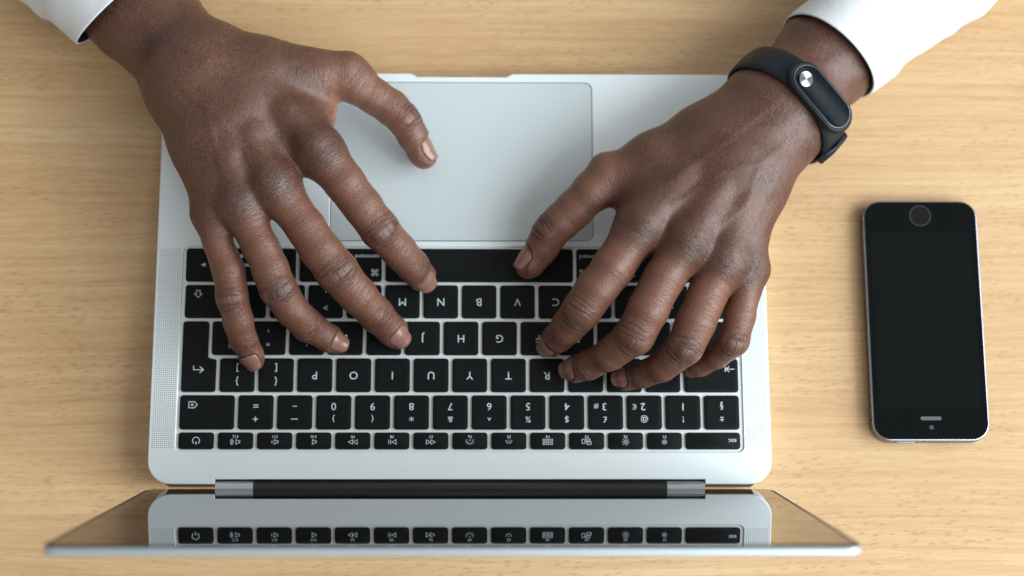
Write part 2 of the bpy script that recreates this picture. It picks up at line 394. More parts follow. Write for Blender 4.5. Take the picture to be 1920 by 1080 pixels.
for k, (a, b) in enumerate(nums):
    x = -109.1 + PT * k
    lg = [T(a, 0, -3.0, 4.6), T(b, 0, 3.4, 4.8 if b in '+*' else 3.7)]
    if a == '-': lg = [S([(-1.0, -2.9), (1.0, -2.9)], w=.42), S([(-1.7, 3.4), (1.7, 3.4)], w=.42)]
    if a == '3': lg = [T('3', 0.6, -3.0, 4.6), T('£', .3, 3.4, 3.6), T('#', 4.6, -3.0, 3.4)]
    if a == '2': lg = [T('2', 0.6, -3.0, 4.6), T('@', 0, 3.4, 3.4), T('€', 4.8, -3.0, 3.2)]
    if a == '§': lg = [T('§', 0, -3.0, 3.8), T('±', 0, 3.4, 3.4)]
    add_key(x, x + KW, *R_NUM, lg)
# return key: the ISO L shape
ret = [(-137.5 + 1.5, 45.3)] and (arc(-136.0, 46.8, 1.5, 180, 270, 4) + arc(-122.0, 46.8, 1.5, 270, 360, 4) + arc(-121.3, 60.8, .8, 0, 90, 3) + [(-124.0, 62.2), (-124.7, 62.9)] + arc(-126.2, 79.2, 1.5, 0, 90, 4) + arc(-136.0, 79.2, 1.5, 90, 180, 4))
ro = slab('key', [ret], -0.8, KZ, 0.2, M_KEY, laptop)
LEGENDS.append((ro, -129.2, 62.9, 17, 35, [S([(2.4, 4.5), (2.4, 6.6), (-2.4, 6.6)], [(-.6, 8.2), (-2.5, 6.6), (-.6, 5.0)], w=.42)]))
for k, s in enumerate([']', '[', 'P', 'O', 'I', 'U', 'Y', 'T', 'R', 'E', 'W', 'Q']):
    x = -118.7 + PT * k
    lg = [T({']': ']', '[': '['}[s], 0, -3.4, 4.2), T({']': '}', '[': '{'}[s], 0, 3.2, 4.2)] if s in '[]' else [T(s, 0, 0, 4.9)]
    add_key(x, x + KW, *R_Q, lg)
add_key(110.2, 136.9, *R_Q, [S([(-11.5, -3.2), (-7.4, -3.2)], [(-9.0, -1.8), (-7.4, -3.2), (-9.0, -4.6)], [(-7.0, -1.8), (-7.0, -4.6)], w=.36)])
for k, s in enumerate(['\\', "'", ';', 'L', 'K', 'J', 'H', 'G', 'F', 'D', 'S', 'A']):
    x = -123.1 + PT * k
    lg = [T(s, 0, 0, 4.9)]
    if s == '\\': lg = [T('\\', 0, -3.2, 4.2), T('|', 0, 3.4, 4.2)]
    if s == "'": lg = [T("'", 0, -3.6, 4.6), T('"', 0, 3.2, 4.6)]
    if s == ';': lg = [T(';', 0, -3.4, 4.4), T(':', 0, 3.2, 4.4)]
    add_key(x, x + KW, *R_A, lg)
    if s in 'JF':
        V, Fc = prism(rrect(x + 6.9, 76.6, x + 10.4, 77.3, .3, 3), KZ - .1, KZ + .28, 0.1)
        from_data('homing_bar', V, Fc, M_KEY, [c for c in laptop.children if c.name.startswith('key')][-1] if False else laptop)
add_key(105.6, 137.0, *R_A, [T('•', -12.5, -4.6, 2.6)])
sh = [[(0, 1.9), (-1.9, 0), (-.9, 0), (-.9, -1.7), (.9, -1.7), (.9, 0), (1.9, 0), (0, 1.9)]]
add_key(-137.1, -97.0, *R_Z, [S(*shift(sh, 13.6, -3.8, 1.0), w=.38)])
for k, (s, u) in enumerate([('/', '?'), ('.', '>'), (',', '<'), ('M', ''), ('N', ''), ('B', ''), ('V', ''), ('C', ''), ('X', ''), ('Z', ''), ('`', '~')]):
    x = -95.1 + PT * k
    add_key(x, x + KW, *R_Z, [T(s, 0, 0, 4.9)] if not u else [T(s, 0, -3.6, 4.4), T(u, 0, 3.0, 4.0)])
add_key(114.5, 137.0, *R_Z, [S(*shift(sh, -7.5, -3.8, 1.0), w=.38)])
# bottom row
add_key(-137.3, -120.3, *R_SP, [Fl([(-1.2, -1.1), (1.2, 0), (-1.2, 1.1)])])
add_key(-118.5, -101.3, 100.9, 108.6, [Fl([(-1.1, 1.0 - 1.6), (1.1, 1.0 - 1.6), (0, 1.2)])])
add_key(-118.5, -101.3, 110.2, 117.9, [Fl([(-1.1, .9), (1.1, .9), (0, -1.2)])])
add_key(-99.5, -82.6, *R_SP, [Fl([(1.2, -1.1), (-1.2, 0), (1.2, 1.1)])])
cmd = [circ(sx * 1.05, sy * 1.05, .58, n=10) for sx in (-1, 1) for sy in (-1, 1)] + [box(-.5, -.5, .5, .5), [(-.5, 1.05), (-.5, -1.05)], [(.5, 1.05), (.5, -1.05)], [(-1.05, .5), (1.05, .5)], [(-1.05, -.5), (1.05, -.5)]]
opt = [[(-2.2, 1.4), (-1.0, 1.4), (.9, -1.4), (2.2, -1.4)], [(.5, 1.4), (2.2, 1.4)]]
add_key(-80.7, -63.2, *R_SP, [T('option', 0 - 7.0, -4.6, 2.7, 'LEFT'), S(*shift(opt, -5.0, 3.9), w=.34)])
add_key(-61.4, -39.8, *R_SP, [T('command', -9.4, -4.5, 2.75, 'LEFT'), S(*shift(cmd, -7.4, 3.8), w=.34)])
add_key(-37.9, 55.7, *R_SP)
add_key(57.4, 79.0, *R_SP, [T('command', 9.4, -4.5, 2.75, 'RIGHT'), S(*shift(cmd, 7.4, 3.8), w=.34)])
add_key(80.8, 98.0, *R_SP, [T('option', 7.0, -4.6, 2.7, 'RIGHT'), S(*shift(opt, 5.0, 3.9), w=.34)])
add_key(99.8, 117.0, *R_SP, [T('control', 7.0, -4.6, 2.7, 'RIGHT'), S([(3.8, 3.2), (5.2, 4.6), (6.6, 3.2)], w=.36)])
add_key(118.8, 137.0, *R_SP, [T('fn', 7.2, -4.6, 2.7, 'RIGHT')])

def ribbon(pts, w):
    pts = [np.array(p, float) for p in pts]; closed = np.linalg.norm(pts[0] - pts[-1]) < 1e-6
    if closed: pts = pts[:-1]
    n = len(pts); V = []; Fc = []
    for i in range(n):
        a = pts[i - 1] if (i > 0 or closed) else None; b = pts[(i + 1) % n] if (i < n - 1 or closed) else None
        d1 = (pts[i] - a) / np.linalg.norm(pts[i] - a) if a is not None else None
        d2 = (b - pts[i]) / np.linalg.norm(b - pts[i]) if b is not None else None
        if d1 is None: d1 = d2
        if d2 is None: d2 = d1
        n1 = np.array([-d1[1], d1[0]]); n2 = np.array([-d2[1], d2[0]]); mi = n1 + n2
        mi = mi / max(np.linalg.norm(mi), 1e-6); L = w / 2 / max(mi @ n1, .5)
        V += [pts[i] + mi * L, pts[i] - mi * L]
    for i in range(n if closed else n - 1):
        j = (i + 1) % n; Fc.append((2 * i, 2 * i + 1, 2 * j + 1, 2 * j))
    return V, Fc
# all text as one pass of font curves, turned to flat print
txt = []
for ki, (o, cx, cy, w, h, lg) in enumerate(LEGENDS):
    for li, c in enumerate(lg):
        if c[0] == 'text':
            cu = bpy.data.curves.new('print', 'FONT'); cu.body = c[1]; cu.size = c[4] * MM * 1.12; cu.align_x = c[5]; cu.align_y = 'CENTER'
            cu.resolution_u = 4; cu.offset = 0.000012
            t = bpy.data.objects.new('print', cu); COL.objects.link(t); txt.append((ki, li, t))
dg = bpy.context.evaluated_depsgraph_get(); text_geo = {}
for ki, li, t in txt:
    me = bpy.data.meshes.new_from_object(t.evaluated_get(dg))
    vs = [(v.co.x / MM, v.co.y / MM) for v in me.vertices]
    if vs and LEGENDS[ki][5][li][1] in "-=+*^'\"•":    # centre these on their own ink
        my = (max(v[1] for v in vs) + min(v[1] for v in vs)) / 2; vs = [(x, y - my) for x, y in vs]
    text_geo[(ki, li)] = (vs, [tuple(p.vertices) for p in me.polygons]); bpy.data.meshes.remove(me)
for ki, li, t in txt:
    cu = t.data; bpy.data.objects.remove(t); bpy.data.curves.remove(cu)
for ki, (o, cx, cy, w, h, lg) in enumerate(LEGENDS):
    V, Fc = [], []
    for li, c in enumerate(lg):
        geo = []
        if c[0] == 'text':
            vs, fs = text_geo[(ki, li)]; geo.append(([(x + c[2], y + c[3]) for x, y in vs], fs))
        elif c[0] == 'stroke':
            for ln in c[1]: geo.append(ribbon(ln, c[2]))
        else:
            for pl in c[1]: geo.append((pl, [tuple(range(len(pl)))]))
        for si, (vs, fs) in enumerate(geo):
            b = len(V); zz = KZ + 0.012 + 0.0015 * (si % 8)
            V += [(cx - x, cy - y, zz) for x, y in vs]; Fc += [tuple(b + i for i in f) for f in fs]
    me = bpy.data.meshes.new('legend'); me.from_pydata([tuple(v * MM for v in q) for q in V], [], Fc); me.update(); me.materials.append(M_LEG)
    lo = bpy.data.objects.new('legend', me); COL.objects.link(lo); lo.parent = o
    if o.location.length > 0: lo.matrix_parent_inverse = Matrix.Translation(-o.location)

# ------------------------------------------------------------------ phone
PH_X0, PH_X1, PH_Y0, PH_Y1 = 204.2, 262.7, 22.3, 145.8; PZ = DESK_Z + 7.6
phone = tag(empty('smartphone', ((PH_X0 + PH_X1) / 2 * MM, 0.084, DESK_Z * MM)), 'black smartphone with dark screen and grey metal edge lying right of the laptop', 'smartphone')
slab('frame', [rrect(PH_X0, PH_Y0, PH_X1, PH_Y1, 9.0, 10)], DESK_Z, PZ - .35, 0.5, M_PHFRAME, phone)
slab('chamfer', [rrect(PH_X0 + .08, PH_Y0 + .08, PH_X1 - .08, PH_Y1 - .08, 8.9, 10)], PZ - 2.0, PZ, 0.8, M_PHEDGE, phone, 4)
slab('screen_glass', [rrect(PH_X0 + .75, PH_Y0 + .75, PH_X1 - .75, PH_Y1 - .75, 8.3, 10)], PZ - .6, PZ + .12, 0.1, M_PHGLASS, phone)
pcx = (PH_X0 + PH_X1) / 2
M_DISP = mat('phone_display', (0.003, 0.0042, 0.0045), 0.08, spec=0.18); dusty(M_DISP, 90, (0.3, 0.31, 0.31))
slab('display', [rrect(PH_X0 + 3.4, PH_Y0 + 17, PH_X1 - 3.4, PH_Y1 - 17, .2, 2)], PZ + .08, PZ + .124, 0.001, M_DISP, phone)
M_RING = mat('home_ring', (0.09, 0.09, 0.095), 0.3, 1.0)
slab('home_ring', [circ(pcx, PH_Y1 - 8.0, 5.6, n=32)[:-1], circ(pcx, PH_Y1 - 8.0, 4.9, n=32)[:-1]], PZ + .08, PZ + .17, 0.01, M_RING, phone)
slab('home_button', [circ(pcx, PH_Y1 - 8.0, 4.88, n=32)[:-1]], PZ + .05, PZ + .14, 0.01, mat('home_button', (0.004, 0.005, 0.006), 0.2, spec=0.35), phone)
slab('earpiece', [rrect(pcx - 5.2, PH_Y0 + 10.4, pcx + 5.2, PH_Y0 + 12.2, .88)], PZ + .06, PZ + .16, 0.01, mat('earpiece_mesh', (0.10, 0.10, 0.10), 0.5, 0.6), phone)
slab('front_camera', [circ(pcx, PH_Y0 + 6.8, 1.1, n=20)[:-1]], PZ + .06, PZ + .16, 0.01, mat('lens', (0.05, 0.055, 0.07), 0.2), phone)
slab('power_button', [rrect(pcx - 17.5, PH_Y0 - .55, pcx - 8.5, PH_Y0 + .8, .25)], PZ - 4.6, PZ - 1.6, 0.2, M_PHEDGE, phone)
for y in (PH_Y0 + 10.3, PH_Y1 - 11.3):
    for x in (PH_X0 - .03, PH_X1 - .57): slab('antenna_band', [rrect(x, y, x + .6, y + 1.0, .05, 1)], DESK_Z + .4, PZ - .5, 0.02, M_DARK, phone)

# ------------------------------------------------------------------ hands: distance fields meshed as one skin
def smin(a, b, k):
    h = np.clip(0.5 + 0.5 * (b - a) / k, 0, 1)
    return b + (a - b) * h - k * h * (1 - h)
def round_cone(p, a, b, r1, r2):
    """exact distance to a round cone; p is (..., 3)"""
    ba = b - a; l2 = float(ba @ ba); rr = r1 - r2; a2 = l2 - rr * rr; il2 = 1.0 / l2
    pa = p - a; y = pa @ ba; z = y - l2
    x2 = ((pa * l2 - y[..., None] * ba) ** 2).sum(-1); y2 = y * y * l2; z2 = z * z * l2
    k = np.sign(rr) * rr * rr * x2
    c1 = np.sign(z) * a2 * z2 > k; c2 = np.sign(y) * a2 * y2 < k
    d = (np.sqrt(x2 * a2 * il2) + y * rr) * il2 - r1
    d = np.where(c2, np.sqrt(np.maximum(x2 + y2, 0)) * il2 - r1, d)
    return np.where(c1, np.sqrt(np.maximum(x2 + z2, 0)) * il2 - r2, d)
class Field:
    def __init__(s, lo, hi, h):
        s.lo = np.array(lo, float); s.h = h; s.n = np.ceil((np.array(hi) - s.lo) / h).astype(int) + 1
        s.ax = [(s.lo[i] + h * np.arange(s.n[i])).astype(np.float32) for i in range(3)]
    def new(s): return np.full(s.n, 30.0, np.float32)
    def box(s, lo, hi):
        a = np.clip(np.floor((lo - s.lo) / s.h).astype(int), 0, s.n); b = np.clip(np.ceil((hi - s.lo) / s.h).astype(int) + 1, 0, s.n)
        return tuple(slice(a[i], b[i]) for i in range(3))
    def add(s, f, a, b, r1, r2, k, sub=False, squash=None):
        a, b = np.array(a, float), np.array(b, float)
        if np.linalg.norm(b - a) < abs(r1 - r2) + 0.05: b = a + np.array([0, 0, -1.0]) * (abs(r1 - r2) + 0.1)
        m = max(r1, r2) + k + 3
        sl = s.box(np.minimum(a, b) - m, np.maximum(a, b) + m)
        if any(q.stop <= q.start for q in sl): return
        p = np.stack(np.meshgrid(*[s.ax[i][sl[i]] for i in range(3)], indexing='ij'), -1)
        d = round_cone(p, a.astype(np.float32), b.astype(np.float32), r1, r2).astype(np.float32)
        f[sl] = -smin(-f[sl], d, k) if sub else smin(f[sl], d, k)
def surface_nets(f, lo, h):
    n = f.shape; ins = f < 0
    c = [ins[i:n[0] - 1 + i, j:n[1] - 1 + j, k:n[2] - 1 + k] for i in (0, 1) for j in (0, 1) for k in (0, 1)]
    cnt = sum(x.astype(np.int8) for x in c); act = (cnt > 0) & (cnt < 8)
    idx = np.argwhere(act); ids = np.full(act.shape, -1, np.int32); ids[act] = np.arange(len(idx))
    offs = np.array([(i, j, k) for i in (0, 1) for j in (0, 1) for k in (0, 1)])
    val = np.stack([f[idx[:, 0] + o[0], idx[:, 1] + o[1], idx[:, 2] + o[2]] for o in offs], 1)
    acc = np.zeros((len(idx), 3)); num = np.zeros(len(idx))
    for u in range(8):
        for v in range(u + 1, 8):
            if np.abs(offs[u] - offs[v]).sum() != 1: continue
            x = (val[:, u] < 0) != (val[:, v] < 0); t = val[x, u] / (val[x, u] - val[x, v])
            acc[x] += offs[u] + t[:, None] * (offs[v] - offs[u]); num[x] += 1
    V = lo + h * (idx + acc / num[:, None])
    Q = []
    for axis in range(3):
        a = [slice(1, -1)] * 3; a[axis] = slice(0, n[axis] - 1); b = list(a); b[axis] = slice(1, n[axis])
        s0 = ins[tuple(a)]; s1 = ins[tuple(b)]
        e = np.argwhere(s0 != s1); flip = s0[tuple(e.T)]
        st = np.array([1, 1, 1]); st[axis] = 0; e = e + st
        u, v = [(1, 2), (2, 0), (0, 1)][axis]
        du = np.zeros(3, int); du[u] = 1; dv = np.zeros(3, int); dv[v] = 1
        q = np.stack([ids[tuple((e - du - dv).T)], ids[tuple((e - dv).T)], ids[tuple(e.T)], ids[tuple((e - du).T)]], 1)
        q[~flip] = q[~flip][:, ::-1]; Q.append(q)
    return V, np.concatenate(Q)
def vert_normals(V, Q):
    nrm = np.cross(V[Q[:, 2]] - V[Q[:, 0]], V[Q[:, 3]] - V[Q[:, 1]])
    out = np.zeros_like(V)
    for k in range(4):
        for d in range(3): out[:, d] += np.bincount(Q[:, k], nrm[:, d], len(V))
    return out / np.maximum(np.linalg.norm(out, axis=1), 1e-9)[:, None]
def taubin(V, Q, it=4):
    a = np.concatenate([Q[:, k] for k in range(4)]); b = np.concatenate([Q[:, (k + 1) % 4] for k in range(4)])
    deg = np.bincount(a, minlength=len(V)) + np.bincount(b, minlength=len(V))
    for i in range(it):
        for lam in (0.5, -0.52):
            L = np.stack([(np.bincount(a, V[b, d], len(V)) + np.bincount(b, V[a, d], len(V))) / deg - V[:, d] for d in range(3)], 1)
            V = V + lam * L
    return V

def stations(lst):
    """(px, py, z, width px) -> points and radii in mm"""
    pts = [P(x, y, z) for x, y, z, w in lst]
    return np.array(pts), np.array([w / 2 / px_mm(p) for p, (x, y, z, w) in zip(pts, lst)])
def slim(st):
    pts, r = st; r = r * 0.965; r[-1] *= 0.90; r[-2] *= 0.92; r[-3] *= 0.97
    return pts, r

def build_arm(spec, parent, seed):
    rng = np.random.RandomState(seed); h = spec.get('h', 0.62)
    fing = {k: (stations(v) if k == 'thumb' else slim(stations(v))) for k, v in spec['fingers'].items()}
    bones = [(stations(l), k) for l, k in spec['palm']]
    allp = np.concatenate([q[0] for q in fing.values()] + [b[0][0] for b in bones])
    F = Field(allp.min(0) - 32, allp.max(0) + 32, h)
    palm = F.new()
    for (pts, rad), k in bones:
        for i in range(len(pts) - 1): F.add(palm, pts[i], pts[i + 1], rad[i], rad[i + 1], k)
    fin = F.new()
    for nm, (pts, rad) in fing.items():
        g = F.new()
        for i in range(len(pts) - 1): F.add(g, pts[i], pts[i + 1], rad[i], rad[i + 1], 1.6)
        # fleshy pad under the last joint
        fin = smin(fin, g, 1.0)
    f = smin(palm, fin, spec.get('blend', 7.0)); del palm, fin
    for (pts, rad), k in [(stations(l), k) for l, k in spec.get('extra', [])]:
        for i in range(len(pts) - 1): F.add(f, pts[i], pts[i + 1], rad[i], rad[i + 1], k)
    for (pts, rad), k in [(stations(l), k) for l, k in spec.get('carve', [])]:
        for i in range(len(pts) - 1): F.add(f, pts[i], pts[i + 1], rad[i], rad[i + 1], k, True)
    V, Q = surface_nets(f, F.lo, h)
    V = taubin(V, Q, 4); Nn = vert_normals(V, Q)
    # per-vertex finger frame: s along, t across (mm), weights
    best = np.full(len(V), 1e9); s_ = np.zeros(len(V)); t_ = np.zeros(len(V)); th_ = np.zeros(len(V)); fid = np.zeros(len(V), int)
    frames = {}
    for fi, (nm, (pts, rad)) in enumerate(fing.items()):
        up = np.array(spec['up'].get(nm, (0, 0, 1.0)), float); cum = np.r_[0, np.cumsum(np.linalg.norm(np.diff(pts, axis=0), axis=1))]
        frames[nm] = (pts, rad, cum, up)
        for i in range(len(pts) - 1):
            d = pts[i + 1] - pts[i]; L = np.linalg.norm(d); d = d / L
            q = (V - pts[i]) @ d
            qc = np.clip(q, -10 if i == 0 else 0, L + (8 if i == len(pts) - 2 else 0)); c = pts[i] + qc[:, None] * d
            v = V - c; dist = np.linalg.norm(v, axis=1) - np.interp(qc, [0, L], [rad[i], rad[i + 1]])
            D = up - d * (up @ d); D /= np.linalg.norm(D); Sd = np.cross(d, D)
            th = np.arctan2(v @ Sd, v @ D)
            b = dist < best
            best[b] = dist[b]; s_[b] = (cum[i] + qc)[b]; th_[b] = th[b]; t_[b] = (th * np.interp(qc, [0, L], [rad[i], rad[i + 1]]))[b]; fid[b] = fi
    knuck = np.zeros(len(V)); crease = np.zeros(len(V)); wrk = np.zeros(len(V)); disp = np.zeros(len(V)); tip = np.zeros(len(V))
    on = best < 6
    for fi, (nm, (pts, rad, cum, up)) in enumerate(frames.items()):
        m = (fid == fi) & on
        s, th = s_[m], th_[m]; dors = np.clip(1.25 - (np.abs(th) / 1.35) ** 4, 0, 1)
        kk = np.zeros(m.sum()); cc = np.zeros(m.sum()); ww = np.zeros(m.sum()); dd = np.zeros(m.sum())
        for ji, amp, n in spec['joints'][nm]:
            s0 = cum[ji] if ji == int(ji) else np.interp(ji, range(len(cum)), cum)
            kk = np.maximum(kk, amp * np.exp(-((s - s0) / 7.0) ** 2) * np.exp(-(th / 0.85) ** 2)); ww = np.maximum(ww, np.exp(-((s - s0) / 9.0) ** 2) * dors)
            dd += 0.12 * amp * np.exp(-((s - s0) / 5.5) ** 2) * dors
            offs = np.linspace(-1, 1, n) * (1.15 * n - 1.0) + rng.uniform(-.45, .45, n)
            for o in offs:
                line = s0 + o - np.sign(o) * (0.55 + 0.10 * abs(o)) * th ** 2 * 1.3 + 0.30 * np.sin(th * rng.uniform(2, 5) + rng.uniform(0, 6))
                w_ = rng.uniform(.32, .55); a_ = amp * rng.uniform(.55, 1.15) * (1 - 0.5 * abs(o) / 6)
                cen = rng.uniform(-.35, .35); ext = rng.uniform(.6, 1.1)
                g = min(a_, 1) * np.exp(-((s - line) / w_) ** 2) * np.clip(1.3 - ((th - cen) / ext) ** 4, 0, 1)
                cc = np.maximum(cc, g)
        dd -= 0.5 * cc
        tp = np.clip((s - (cum[-1] - 9)) / 8, 0, 1)
        knuck[m] = kk; crease[m] = cc; wrk[m] = np.maximum(0.38, ww) * np.clip((s + 6) / 6, 0, 1) * np.clip((5 - best[m]) / 3, 0, 1); disp[m] = dd; tip[m] = tp
    # palmar side is paler: away from the dorsal direction
    palmm = np.clip((np.abs(th_) - 1.25) / 1.1, 0, 1) * np.clip((3 - best) / 3, 0, 1) * np.clip(s_ / 15, 0, 1)
    mcpm = np.zeros(len(V))
    for (x, y, z, r, a) in spec.get('mcp', []):
        c = P(x, y, z); dd = np.linalg.norm((V - c)[:, :2], axis=1) / r; g = a * np.exp(-dd ** 2) * (Nn[:, 2] > .1)
        knuck = np.maximum(knuck, .85 * g); mcpm = np.maximum(mcpm, np.clip(1.5 * g, 0, 1))
    for (x, y, z, r, a) in spec.get('pale', []):
        c = P(x, y, z); g = a * np.exp(-(np.linalg.norm(V - c, axis=1) / r) ** 2); palmm = np.maximum(palmm, g)
    hairy = np.clip((best - 1.0) / 7, 0, 1) * np.clip(Nn[:, 2] * 2 + .6, 0, 1); hairy = np.maximum(hairy, np.clip((14 - s_) / 14, 0, 1) * (Nn[:, 2] > 0) * .8)
    ha = P(*spec['axis'][1]) - P(*spec['axis'][0]); ha /= np.linalg.norm(ha); hb = np.cross([0, 0, 1.0], ha); hb /= np.linalg.norm(hb)
    hand_uv = np.stack([V @ ha, V @ hb, V[:, 2]], 1)
    # nail beds: press the skin down under each nail
    nails = []
    for nm, (c_s, roll, wid, ln) in spec['nails'].items():
        pts, rad, cum, up = frames[nm]
        sN = cum[-1] + c_s; ptA = np.array([np.interp(sN, cum, pts[:, d]) for d in range(3)]); d = pts[-1] - pts[-2]
        d = d / np.linalg.norm(d)
        if sN > cum[-1]: ptA = pts[-1] + d * (sN - cum[-1])
        D = up - d * (up @ d); D /= np.linalg.norm(D); Sd = np.cross(d, D)
        rr = rad[-1] if sN >= cum[-1] else np.interp(sN, cum, rad)
        Dr = D * math.cos(roll) + Sd * math.sin(roll); Sr = np.cross(d, Dr)
        m = np.linalg.norm(V - (ptA + Dr * rr), axis=1) < wid * 1.6
        u = (V[m] - ptA) @ Sr; w = (V[m] - ptA) @ d; q = np.maximum(np.abs(u / (wid / 2 + .35)), np.abs(w / (ln / 2 + .35)))
        q4 = (np.abs(u / (wid / 2 + .2)) ** 4 + np.abs(w / (ln / 2 + .2)) ** 4) ** .25
        fr = ((V[m] - ptA) @ Dr > 0)
        disp[m] += np.where(fr, -0.55 * np.clip((1.06 - q4) / .1, 0, 1) + 0.22 * np.exp(-((q4 - 1.18) / .10) ** 2), 0)
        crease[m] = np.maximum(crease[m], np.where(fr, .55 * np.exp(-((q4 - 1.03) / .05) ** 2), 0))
        nails.append((nm, ptA, d, Dr, Sr, rr, wid, ln, c_s))
    lump = 0.25 * np.sin(V[:, 0] * .21 + 1.3 * np.sin(V[:, 1] * .17)) * np.sin(V[:, 1] * .24 + V[:, 2] * .2)
    for pl in spec.get('veins', []):
        pp = np.array([P(x, y, 45)[:2] for x, y in pl]); dm = np.full(len(V), 99.0)
        for a_, b_ in zip(pp[:-1], pp[1:]):
            ab = b_ - a_; u_ = np.clip(((V[:, :2] - a_) @ ab) / (ab @ ab), 0, 1); dm = np.minimum(dm, np.linalg.norm(V[:, :2] - a_ - u_[:, None] * ab, axis=1))
        lump += 0.26 * np.exp(-(dm / 1.9) ** 2) * (Nn[:, 2] > .3)
    V2 = V + Nn * (disp + lump)[:, None]
    me = bpy.data.meshes.new('arm')
    me.vertices.add(len(V2)); me.vertices.foreach_set('co', (V2 * MM).astype(np.float32).ravel())
    me.loops.add(Q.size); me.loops.foreach_set('vertex_index', Q.astype(np.int32).ravel())
    me.polygons.add(len(Q)); me.polygons.foreach_set('loop_start', np.arange(0, Q.size, 4, dtype=np.int32)); me.update(calc_edges=True)
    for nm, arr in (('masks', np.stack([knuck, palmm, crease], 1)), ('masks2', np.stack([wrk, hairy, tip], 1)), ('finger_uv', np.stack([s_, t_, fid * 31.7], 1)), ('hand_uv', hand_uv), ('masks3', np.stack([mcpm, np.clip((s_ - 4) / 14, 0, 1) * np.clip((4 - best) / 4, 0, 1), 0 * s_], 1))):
        at = me.attributes.new(nm, 'FLOAT_VECTOR', 'POINT'); at.data.foreach_set('vector', arr.astype(np.float32).ravel())
    me.shade_smooth()
    arm = mesh_obj('arm', me, M_SKIN, parent)
    # short fine hairs lying along the back of the hand and the forearm
    w = np.clip(hairy, 0, 1) * (Nn[:, 2] > .15) * (crease < .1); pick = rng.choice(len(V), 1500, False, w / w.sum()); hv_, hf_ = [], []
    lie = ha * 0.55 + hb * spec['lie']
    for i in pick:
        n_ = Nn[i]; a_ = lie + rng.normal(0, .22, 3); a_ = a_ - n_ * (a_ @ n_); a_ /= np.linalg.norm(a_); sd = np.cross(a_, n_); L_ = rng.uniform(1.4, 3.6); b = len(hv_); r_ = .035
        p0 = V2[i]; p1 = p0 + a_ * L_ * .55 + n_ * .28; p2 = p0 + a_ * L_ + n_ * .18
        hv_ += [p0 + sd * r_, p0 - sd * r_, p0 + n_ * r_ * 1.5, p1 + sd * r_ * .8, p1 - sd * r_ * .8, p1 + n_ * r_, p2]
        for u_, v_ in ((0, 1), (1, 2), (2, 0)): hf_ += [(b + u_, b + v_, b + 3 + v_, b + 3 + u_), (b + 3 + u_, b + 3 + v_, b + 6)]
    tag(from_data('hair', hv_, hf_, M_HAIR, arm), kind='stuff')
    # nails: thin curved plates laid on the skin
    tree = None
    for nm, c, d, Dr, Sr, rr, wid, ln, cs_off in nails:
        sel = np.linalg.norm(V - c, axis=1) < rr + 14; Vs = V[sel] - c
        def surf(u, w):
            best_r = None; dirv = Dr * 1.0
            ang = u / (rr * 0.98); dv = Dr * math.cos(ang) + Sr * math.sin(ang); o = d * w
            rel = Vs - o; al = rel @ dv; per = np.linalg.norm(rel - al[:, None] * dv, axis=1); ok = (al > 0) & (per < 1.3) & (al < rr + 2.0)
            r_ = np.average(al[ok], weights=np.exp(-(per[ok] / .6) ** 2)) if ok.any() else rr
            return min(max(r_, rr * .72), rr + 0.9)
        nu, nw = 10, 10; wlim = -cs_off + 1.0; Vn = []; Fn = []
        for a in range(nw + 1):
            for b in range(nu + 1):
                U = -1 + 2 * b / nu; W = -1 + 2 * a / nw
                # square to superellipse
                ux = U * math.sqrt(max(0, 1 - 0.34 * W * W)); wx = W * math.sqrt(max(0, 1 - 0.34 * U * U))
                u_, w_ = ux * wid / 2, wx * ln / 2; w0 = min(w_, wlim)
                r_ = surf(u_, w0) - 0.035 * (w_ - w0) ** 2
                ang = u_ / (rr * 0.98); dv = Dr * math.cos(ang) + Sr * math.sin(ang)
                Vn.append(c + d * w_ + dv * (r_ + 0.10 + 0.16 * (1 - ux * ux)))
        Vn = np.array(Vn).reshape(nw + 1, nu + 1, 3)
        for _ in range(3):
            Vn[1:-1, 1:-1] = .5 * Vn[1:-1, 1:-1] + .125 * (Vn[:-2, 1:-1] + Vn[2:, 1:-1] + Vn[1:-1, :-2] + Vn[1:-1, 2:])
        top = Vn.reshape(-1, 3); low = top - Dr * 0.45; n1 = len(top); Wd = nu + 1
        for a in range(nw):
            for b in range(nu):
                i = a * Wd + b; Fn.append((i, i + 1, i + Wd + 1, i + Wd)); Fn.append((n1 + i, n1 + i + Wd, n1 + i + Wd + 1, n1 + i + 1))
        rim = [b for b in range(Wd)] + [a * Wd + nu for a in range(1, nw + 1)] + [nw * Wd + b for b in range(nu - 1, -1, -1)] + [a * Wd for a in range(nw - 1, 0, -1)]
        for i in range(len(rim)):
            a, b = rim[i], rim[(i + 1) % len(rim)]; Fn.append((b, a, n1 + a, n1 + b))
        from_data('fingernail', [tuple(v) for v in np.r_[top, low]], Fn, M_NAIL, arm, True)
    return arm, V

person = tag(empty('person', P(960, 60, DESK_Z) * MM), 'person typing on the laptop, two dark brown hands in white shirt sleeves', 'person')

